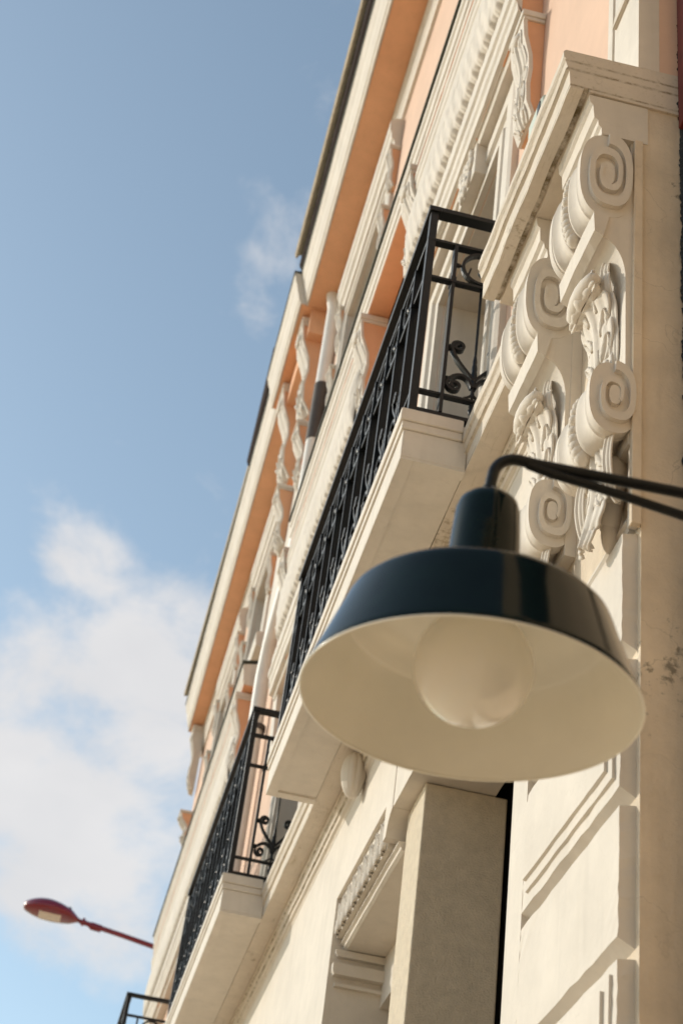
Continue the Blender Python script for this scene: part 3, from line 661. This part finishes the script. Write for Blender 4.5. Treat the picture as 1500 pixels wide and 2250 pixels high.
def garland(x, y0, y1, z0, z1, d, parent):
    """plump carved garland: overlapping laurel leaves on a half-round"""
    bm = bmesh.new(); L_ = y1-y0; ny = int(L_/0.006); nt = 24; rows = []; h = z1-z0; pitch = 0.09
    for i in range(ny+1):
        y = y0+L_*i/ny; row = []; e = min(1.0, min(i, ny-i)*0.006/0.05)**0.5
        for k in range(nt+1):
            a = -1+2*k/nt; base = math.sqrt(max(0, 1-a*a))
            q = (y/pitch+0.85*abs(a)*(1 if a > 0 else 1.2)) % 1.0; q2 = (y/(pitch*0.5)+2.2*a) % 1.0
            leaf = 0.55+0.24*(0.5+0.5*math.cos(2*PI*q))+0.13*abs(math.sin(q2*PI))+0.14*noise.noise(Vector((y*30, a*5, 1.7)))
            out = d*(0.45*base+0.60*base**0.5*leaf)*(0.35+0.65*e)
            zz = (z0+z1)/2+h/2*a*(1+0.05*abs(math.sin(y*PI/0.034))*(abs(a)**3)+0.04*math.sin(y*2*PI/pitch)*(abs(a)**3))
            row.append(bm.verts.new((x-out, y, zz)))
        rows.append(row)
    for i in range(ny):
        for k in range(nt): bm.faces.new((rows[i][k], rows[i][k+1], rows[i+1][k+1], rows[i+1][k]))
    return auto(bm_obj('garland', bm, CREAM, parent), 70)
for hi, (a, b) in enumerate(HEADS): garland(0.9245, a+0.10, b-0.10, 6.10, 6.55, 0.050, B)
def tablet(y, z0, z1, x, w, seed):
    bm = bmesh.new(); bx(bm, x, x+0.06, y-w, y+w, z0, z1); t = bm_obj('carved_tablet', bm, CREAM, B, False, 0.006)
    bm = bmesh.new(); r = random.Random(seed)
    for k in range(46): sphere_bm(bm, (x-0.002, y+r.uniform(-w, w)*0.85, z0+(z1-z0)*r.uniform(0.06, 0.94)), 0.016, r.uniform(0.015, 0.035), r.uniform(0.02, 0.045), 7, 5)
    bm_obj('carving', bm, CREAM, t, True)['kind'] = 'stuff'
tablet(4.76, 5.50, 5.88, 0.955, 0.13, 3); tablet(8.4, 5.50, 5.88, 0.955, 0.13, 4); tablet(12.9, 5.5, 5.88, 0.955, 0.13, 5)

def carved_bracket(y, w, xf, xb, zt, zb, seed, m=CREAM, side=SALM):
    """scrolled bracket: salmon cheek block, cream carved front"""
    bm = bmesh.new(); h = zt-zb; d = xb-xf
    prof = [(xb, zt), (xf+d*0.08, zt), (xf+d*0.02, zt-h*0.10), (xf+d*0.10, zt-h*0.24), (xf+d*0.40, zt-h*0.42), (xf+d*0.46, zt-h*0.55), (xf+d*0.38, zt-h*0.70), (xf+d*0.45, zt-h*0.86), (xf+d*0.75, zb+h*0.02), (xb, zb)]
    prism_bm(bm, prof, y-w/2, y+w/2, 1); bm.normal_update(); bmesh.ops.triangulate(bm, faces=[f for f in bm.faces if len(f.verts) > 4])
    br = bm_obj('bracket', bm, side, B)
    prof2 = [(x-0.012, z) for x, z in prof[1:-1]] + [(x+0.005, z) for x, z in prof[1:-1]][::-1]
    prism('bracket_front', prof2, y-w/2-0.006, y+w/2+0.006, m, br)
    box('bracket_cap', xf-0.018, xb, y-w/2-0.016, y+w/2+0.016, zt-h*0.055, zt-0.001, m, br, 0.004)
    box('bracket_cap', xf-0.010, xb, y-w/2-0.010, y+w/2+0.010, zt-h*0.085, zt-h*0.056, m, br, 0.003)
    path = [(x-0.014, z) for x, z in prof[2:-1]]
    acanthus('bracket_leaf', path, w*0.46, y, m, br, 5, 0.006, 0.007, 0.05, 0.010, seed, True)
    bm = bmesh.new(); sphere_bm(bm, (xf-0.008, y, zt-h*0.17), 0.022, w*0.30, h*0.055, 14, 9)
    bm_obj('bracket_boss', bm, m, br, True)
    return br
for (y, sd) in ((5.92, 1), (7.10, 2), (9.55, 3), (11.62, 4)): carved_bracket(y, 0.20, 0.868, 1.02, 6.84, 6.12, sd)
carved_bracket(3.99, 0.16, 0.955, X1-0.001, 5.655, 5.02, 9)
# fluted drops under the far brackets
for y in (5.92, 9.55, 11.62): prism('bracket_drop', [(0.99, 5.25), (X1-0.002, 5.25), (X1-0.002, 6.11), (0.93, 6.11), (0.94, 5.95), (0.965, 5.85)], y-0.08, y+0.08, CREAM, B, 4, 0.003)
# corner pilaster strip of the first floor
prism('pilaster_strip', [(0.972, 3.748), (1.0315, 3.748), (1.0315, 9.3), (0.972, 9.3)], Y0-0.001, 2.87, CREAM, B)
prism('pilaster_strip', [(0.992, 3.75), (1.0314, 3.75), (1.0314, 9.3), (0.992, 9.3)], 2.8702, 2.915, CREAM, B)
prism('pilaster_strip', [(0.980, 3.75), (1.0313, 3.75), (1.0313, 9.3), (0.980, 9.3)], 2.9152, 2.955, CREAM, B)
prism('pilaster_strip', [(1.006, 3.75), (1.0312, 3.75), (1.0312, 9.3), (1.006, 9.3)], 2.9552, 2.995, CREAM, B)
prism('pilaster_ledge', [(0.960, 4.16), (0.9717, 4.16), (0.9717, 4.22), (0.966, 4.22)], Y0+0.03, 2.86, CREAMD, B, 6, 0.002)

# --- middle cornice between the storeys
def mid_cornice(y0, y1):
    c = prism('middle_cornice', [(X2+0.05, 6.86), (0.892, 6.862), (0.889, 6.905), (0.880, 6.912), (0.878, 6.99), (0.868, 7.0), (0.866, 7.045), (X2+0.05, 7.09)], y0, y1, CREAM, B, max(4, int((y1-y0)*8)), 0.002)
    prism('soffit_board', [(0.8945, 6.850), (X1+0.01, 6.850), (X1+0.01, 6.8595), (0.8945, 6.8595)], y0+0.002, y1-0.002, SALM, c)
    prism('flashing', [(0.858, 7.046), (0.8655, 7.046), (0.868, 7.052), (X2-0.001, 7.094), (X2-0.001, 7.112), (0.862, 7.078), (0.854, 7.082), (0.852, 7.05)], y0-0.006, y1+0.006, ZINC, c)
mid_cornice(3.0, 9.42); mid_cornice(11.42, YE)
box('wall', X1+0.0, X1+0.3, 3.3004, YE, 6.741, 6.849, SALM, B)
# --- second floor
WIN2 = [(7.75, 9.0), (11.9, 13.0), (14.2, 15.2)]
HOLE2 = [(a, b, 7.55, 8.75) for a, b in WIN2]
wall_with_holes('wall', X2, 3.3003, YE, 6.85, 9.62, HOLE2, PINK)
for a, b in WIN2:
    window_unit(a, b, 7.55, 8.75, X2+0.2); architrave(a, b, 7.55, 8.75, X2-0.0005, 0.20)
    prism('window_shelf', [(X2-0.001, 8.97), (0.975, 8.975), (0.965, 9.03), (0.945, 9.05), (0.94, 9.11), (0.925, 9.13), (0.925, 9.22), (0.965, 9.26), (X2-0.001, 9.27)], a-0.25, b+0.25, CREAM, B, 16, 0.002)
    prism('window_sill', [(X2-0.001, 7.38), (0.955, 7.40), (0.945, 7.46), (0.945, 7.53), (X2-0.001, 7.54)], a-0.25, b+0.25, CREAM, B, 16, 0.002)
    for yy in (a-0.2, b+0.2):
        for (zt, zb) in ((8.965, 8.55), (8.35, 7.95)): carved_bracket(yy, 0.11, 0.955, X2-0.001, zt, zb, int(yy*10) % 17)
prism('eaves_frieze', [(X2-0.001, 9.30), (0.998, 9.305), (0.996, 9.36), (0.990, 9.37), (0.990, 9.42), (0.982, 9.43), (0.980, 9.50), (0.972, 9.51), (0.968, 9.56), (0.962, 9.57), (0.962, 9.598), (X2-0.001, 9.598)], 3.0, YE, CREAM, B, 60, 0.002)
# --- eaves: salmon soffit, moulded cornice, flashing, gutter and tile edge
def xo(y): return 0.728+max(0, y-6.0)*0.0078
def eaves(y0, y1, push, gutter, y0b=None):
    seg = max(2, int((y1-y0)*5)); tp = lambda x, y: x if x > 0.95 else x+(xo(y)-0.735)-push
    c = prism('eaves_cornice', [(1.3, 9.615), (0.738, 9.615), (0.735, 9.60), (0.722, 9.602), (0.718, 9.65), (0.705, 9.665), (0.70, 9.70), (0.682, 9.76), (0.672, 9.82), (0.655, 9.86), (0.650, 9.90), (0.640, 9.92), (0.640, 9.945), (1.3, 10.05)], y0, y1, CREAM, B, seg, 0.002, 9, tp)
    prism('eaves_soffit', [(0.7385, 9.6015), (0.9625, 9.6015), (0.9625, 9.614), (0.7385, 9.614)], y0+0.002, y1-0.002, SALM, c, seg, 0, 9, lambda x, y: x if x > 0.95 else x+(xo(y)-0.735)-push)
    prism('eaves_flashing', [(0.632, 9.946), (0.9, 9.98), (0.9, 10.0), (0.630, 9.962)], y0-0.004, y1+0.004, ZINC, c, seg, 0, 9, tp)
    return c
eaves(3.0, 9.88, 0.0, True); eaves(11.25, YE, 0.0, False)
rs = eaves(9.8802, 11.2498, 0.055, False)
box('ressaut_block', 0.80, 0.97, 9.90, 11.23, 9.34, 9.598, SALM, B)
def gutter(y0, y1, drop):
    tp = lambda x, y: x+(xo(y)-0.735)
    bm = bmesh.new()
    pr = [(0.628, 9.966), (0.61, 9.972), (0.594, 9.995), (0.584, 10.03), (0.577, 10.07), (0.574, 10.095), (0.582, 10.095), (0.59, 10.04), (0.61, 10.015), (0.66, 10.01), (0.66, 9.985)]
    rings = []; seg = 24
    for k in range(seg+1):
        y = y0+(y1-y0)*k/seg; dz = -drop*k/seg; rings.append([bm.verts.new((tp(x, y)+0.25*drop*k/seg*(1 if x < 0.62 else 0), y, max(z+dz*(z-9.96)*4.5, 9.966+0.03*(z-9.96)))) for x, z in pr])
    n = len(pr)
    for k in range(seg):
        for i in range(n): bm.faces.new((rings[k][i], rings[k][(i+1) % n], rings[k+1][(i+1) % n], rings[k+1][i]))
    bm.faces.new(rings[0][::-1]); bm.faces.new(rings[-1])
    bm.normal_update(); bmesh.ops.triangulate(bm, faces=[f for f in bm.faces if len(f.verts) > 4])
    g = bm_obj('gutter', bm, GUT, B)
    return g
gutter(3.0, 9.86, 0.12); gutter(11.0, 12.6, 0.10)
def roof():
    bm = bmesh.new(); n = 46
    a = [bm.verts.new((0.560+0.0078*max(0, y-6), y, 10.125-0.006*y+0.006*math.sin(y*21))) for y in [3.0+(9.8-3.0)*k/n for k in range(n+1)]]
    b = [bm.verts.new((4.0, v.co.y, 11.6)) for v in a]; c = [bm.verts.new((0.572+0.0078*max(0, v.co.y-6), v.co.y, v.co.z-0.02)) for v in a]
    for k in range(n):
        bm.faces.new((a[k], a[k+1], b[k+1], b[k])); bm.faces.new((a[k+1], a[k], c[k], c[k+1]))
        bm.faces.new((c[k+1], c[k], b[k], b[k+1])) if False else None
    o = bm_obj('roof', bm, TILE, B); sd = o.modifiers.new('thickness', 'SOLIDIFY'); sd.thickness = 0.02; sd.offset = 1
    prism('roof', [(0.68, 10.06), (4.0, 11.5), (4.0, 11.56), (0.67, 10.10)], 9.9, YE, TILE, B)
roof()
# paired brackets under the ressaut and the last one at the far corner
for (y, sd) in ((10.12, 21), (10.98, 22)): carved_bracket(y, 0.24, 0.76, 0.985, 9.58, 8.55, sd)
carved_bracket(17.15, 0.16, 0.86, 0.985, 9.58, 8.75, 23, CREAM, CREAM)
for y in (10.12, 10.98): carved_bracket(y, 0.20, 0.86, X2-0.001, 8.50, 7.9, int(y*7), CREAM)
box('pilaster_strip', 0.985, X2-0.001, 10.0, 11.35, 7.1, 9.33, CREAM, B)
carved_bracket(15.9, 0.18, 0.83, X2-0.001, 7.86, 7.48, 31)
# rain pipe between the two halves of the front
PY = 10.42
def pipe():
    p = tube('downpipe', [(0.958, PY, GZ+0.2), (0.955, PY, 5.5), (0.945, PY, 6.35), (0.95, PY-0.08, 6.6), (0.962, 9.78, 6.95), (0.9625, 9.70, 7.15), (0.9625, 9.70, 9.2), (0.9625, 9.70, 9.45), (0.93, 9.70, 9.62)], 0.055, PIPE, B, 18)
    tube('pipe_sleeve', [(0.9625, 9.70, 8.05), (0.9625, 9.70, 8.62)], 0.061, PIPED, p, 18)
    for z in (0.2, 2.4, 4.6, 5.9): tube('pipe_clip', [(0.965, PY, z), (0.965, PY, z+0.04)], 0.062, PIPED, p, 18)
pipe()

# ------------------------------------------------------------------ small alarm box on the pink wall
ab = box('alarm_box', 0.975, X1-0.001, 3.66, 3.84, 4.70, 4.86, MINT, None, 0.02)
ab['label'] = 'small pale green plastic box on the pink wall behind the cornice'; ab['category'] = 'alarm box'
box('slot', 0.972, 0.976, 3.68, 3.71, 4.73, 4.83, IRON, ab)
# ------------------------------------------------------------------ neighbouring shop front, only its dark edge shows
NB = thing('neighbouring_shopfront', 'dark rough edge of the neighbouring front at the right border', 'building', (1.12, 1.5, GZ))
def nb(name, x0, x1, y0, y1, z0, z1, m):
    bm = bmesh.new(); bx(bm, x0-1.12, x1-1.12, y0-1.5, y1-1.5, z0-GZ, z1-GZ); return bm_obj(name, bm, m, NB, False, 0.003)
NOC = mat('terracotta_stucco', (0.60, 0.45, 0.31), 0.9, 0.08, 3, 0.15, 50)
nb('wall', 1.105, 1.6, -6.0, Y0-0.083, GZ, 7.5, NOC)
for (ya, yb) in ((0.55, 1.72), (-1.1, 0.2), (-3.0, -1.6)):  # unseen windows added to break up the wall's reflection in the lamp
    nb('added_shop_window', 1.095, 1.1045, ya, yb, 0.2-1.6, 1.75, DARK)
    nb('added_shop_window', 1.095, 1.1045, ya+0.1, yb-0.1, 2.5, 4.4, DARK)
nb('edge_strip', 1.095, 1.6, Y0-0.082, Y0-0.002, GZ, 7.5, NEIG)
def mortar_edge():
    """ragged edge where the neighbour's dark render meets the end wall"""
    bm = bmesh.new(); r = random.Random(4); n = 900; A = []; Bq = []
    for k in range(n+1):
        z = 0.3+4.2*k/n; e = 1.084+0.007*noise.noise(Vector((0, 0, z*9)))+0.006*noise.noise(Vector((3, 1, z*47)))+0.004*noise.noise(Vector((5, 2, z*160)))
        A.append(bm.verts.new((e-1.12, Y0-0.004-1.5+r.uniform(-.002, .001), z-GZ))); Bq.append(bm.verts.new((1.0955-1.12, Y0-0.016-1.5, z-GZ)))
    C = [bm.verts.new((v.co.x+0.004, Y0+0.003-1.5, v.co.z)) for v in A]
    for k in range(n): bm.faces.new((A[k], A[k+1], Bq[k+1], Bq[k])); bm.faces.new((C[k], C[k+1], A[k+1], A[k]))
    bm_obj('ragged_mortar', bm, NEIG, NB)
mortar_edge()
nb('fascia_board', 1.080, 1.0945, Y0-0.09, Y0-0.008, 3.52, 4.6, NRED)

# ------------------------------------------------------------------ unseen house added behind the viewer to bounce warm sunlight
BH = thing('added_ochre_house', 'unseen ochre stucco house added behind the viewer to bounce warm light', 'building', (-2.0, -11.0, GZ))
def back_house():
    loc = lambda x, y, z: (x, y, z)
    bm = bmesh.new(); bx(bm, -11, 9, -8, 0, 0, 12.5); bm_obj('wall', bm, mat('ochre_stucco', (0.72, 0.55, 0.37), 0.9, 0.08, 2, 0.1, 40), BH)
    bm = bmesh.new(); bx(bm, -11.4, 9.4, -8.3, 0.45, 12.5, 12.9); bm_obj('eaves', bm, CREAM, BH)
    for fl in range(4):
        for k in range(7):
            x = -9.6+k*2.75; z = 1.0+fl*3.0
            bm = bmesh.new(); bx(bm, x, x+1.1, 0.003, 0.05, z, z+1.7); w = bm_obj('window', bm, DARK, BH)
            bm = bmesh.new(); bx(bm, x-0.12, x+1.22, 0.002, 0.14, z-0.14, z-0.002); bm_obj('sill', bm, CREAM, w)
back_house()

# ------------------------------------------------------------------ wall lamp
LC = Vector((0.4405, 1.828, 1.139))     # centre of the rim
RL = 0.225
LP = thing('wall_lamp', 'dark green enamel barn lamp with cream inside and opal globe on a black arm', 'lamp', LC)
def lamp():
    R = RL
    outer = [(R*1.0, 0.0), (R*1.004, 0.004), (R*0.990, 0.012), (R*0.925, 0.050), (R*0.86, 0.090), (R*0.812, 0.121), (R*0.800, 0.1275), (R*0.775, 0.1335), (R*0.70, 0.1385), (R*0.55, 0.1465), (R*0.35, 0.157), (R*0.21, 0.167)]
    bm = bmesh.new(); lathe_bm(bm, outer, (0, 0, 0), 96); sh = auto(bm_obj('shade', bm, ENAM, LP), 60)
    inner = [(R*1.0, 0.0), (R*0.996, 0.002), (R*0.983, 0.011), (R*0.915, 0.049), (R*0.85, 0.088), (R*0.800, 0.113), (R*0.785, 0.116), (R*0.766, 0.117), (R*0.74, 0.1305), (R*0.54, 0.1425), (R*0.34, 0.153), (0.02, 0.163), (0.0, 0.163)]
    bm = bmesh.new(); lathe_bm(bm, inner, (0, 0, 0), 96); inn = auto(bm_obj('shade_lining', bm, ENAW, sh), 60)
    bm = bmesh.new(); n = 96
    tube_bm(bm, [(R*1.001*math.cos(2*PI*k/n), R*1.001*math.sin(2*PI*k/n), 0.0) for k in range(n+1)], 0.0017, 8, False); bm_obj('rim', bm, ENAW, sh, True)
    neck = [(0.0530, 0.160), (0.0530, 0.170), (0.0522, 0.182), (0.0485, 0.262), (0.0455, 0.308), (0.042, 0.320), (0.033, 0.329), (0.018, 0.333), (0.0, 0.333)]
    bm = bmesh.new(); lathe_bm(bm, neck, (0, 0, 0), 48); nk = auto(bm_obj('neck', bm, ENAM, LP), 45)
    # opal globe on its socket
    bm = bmesh.new(); rg = 0.081; cz = 0.055
    prof = [(0.0, cz-rg)]+[(rg*math.sin(PI*k/24), cz-rg*math.cos(PI*k/24)) for k in range(1, 20)]+[(0.030, cz+rg*0.95), (0.024, cz+rg*1.1), (0.022, 0.160)]
    lathe_bm(bm, prof, (0, 0, 0), 64); gl = bm_obj('globe', bm, OPAL, LP, True)
    # swan neck and wall arm
    r = 0.0086
    pts = [(0, 0, 0.330), (0, 0, 0.350), (0.001, 0, 0.364)]
    for k in range(0, 10):
        a = PI-(PI/2)*k/9; pts.append((0.040+0.038*math.cos(a), 0, 0.370+0.040*math.sin(a)))
    pts += [(0.07, 0, 0.4095), (0.16, 0, 0.4135), (0.30, 0, 0.419), (0.662, 0, 0.433)]
    arm = tube('arm', pts, r, IRON, LP, 16)
    tube('collar', [(0, 0, 0.331), (0, 0, 0.350)], 0.0115, IRON, arm, 18)
    tube('brace', [(0.052, 0, 0.406), (0.09, 0.0, 0.399), (0.14, 0, 0.3955), (0.20, 0, 0.389), (0.30, 0, 0.377), (0.662, 0, 0.331)], 0.0074, IRON, LP, 14)
    bm = bmesh.new(); sphere_bm(bm, (0.002, -0.0115, 0.342), 0.004, 0.0028, 0.004, 12, 8); bm_obj('screw', bm, STEEL, arm, True)
    bm = bmesh.new(); bx(bm, 0.655, 0.668, -0.03, 0.03, 0.24, 0.45); bm_obj('wall_plate', bm, IRON, LP, False, 0.004)
lamp()
LP.rotation_euler = (math.radians(3.4), 0, 0)     # hangs very slightly out of plumb

# ------------------------------------------------------------------ red street lamp beyond the house
SLP = thing('street_lamp', 'dark red street lamp with oval head on a long arm against the sky', 'street lamp', (1.25, 20.0, GZ))
def street_lamp():
    o = Vector((1.25, 20.0, GZ)); loc = lambda x, z, y=20.0: (x-o.x, y-o.y, z-o.z)
    tube('pole', [loc(1.25, GZ), loc(1.25, 2.0), loc(1.25, 7.92)], [0.09, 0.075, 0.05], REDP, SLP, 16)
    arm = tube('arm', [loc(1.27, 7.985), loc(0.6, 8.09), loc(0.33, 8.128), loc(0.05, 8.165)], [0.034, 0.032, 0.032, 0.030], REDP, SLP, 14)
    tube('sleeve', [loc(0.34, 8.118), loc(0.22, 8.132), loc(0.17, 8.15), loc(0.10, 8.16)], [0.046, 0.050, 0.030, 0.036], REDP, arm, 14)
    tube('knuckle', [loc(0.115, 8.162), loc(0.085, 8.166)], 0.052, REDP, arm, 14)
    # head: flattened almond
    bm = bmesh.new(); rows = []; n = 26
    for i in range(n+1):
        t = i/n; x = -0.66+0.72*t; w = 0.27*math.sin(PI*min(1, t*0.93+0.03))**0.6*(1-0.25*t) if t < 0.8 else 0.27*math.sin(PI*(0.8*0.93+0.03))**0.6*0.8*(1-t)/0.2*0.9+0.028
        hh = 0.17*math.sin(PI*min(1, t*0.9+0.06))**0.7*(1-0.3*t)+0.012
        if t > 0.86: hh = max(0.03, hh*(1-(t-0.86)*4)); 
        rows.append([bm.verts.new((x-o.x, math.cos(a)*w, 8.215-0.05*t-o.z+(math.sin(a)*hh if math.sin(a) > 0 else math.sin(a)*hh*0.34))) for a in [2*PI*k/20 for k in range(20)]])
    for i in range(n):
        for k in range(20): bm.faces.new((rows[i][k], rows[i][(k+1) % 20], rows[i+1][(k+1) % 20], rows[i+1][k]))
    bm.faces.new(rows[0][::-1]); bm.faces.new(rows[-1])
    hd = bm_obj('lamp_head', bm, REDP, SLP, True)
    bm = bmesh.new(); bx(bm, -0.46-o.x, -0.18-o.x, -0.12, 0.10, 8.132-o.z, 8.185-o.z); bm_obj('lens', bm, LENSM, hd, False, 0.012)
    bm = bmesh.new(); sphere_bm(bm, (-0.10-o.x, 0, 8.29-o.z), 0.03, 0.03, 0.035, 10, 7); bm_obj('photocell', bm, PIPED, hd, True)
street_lamp()
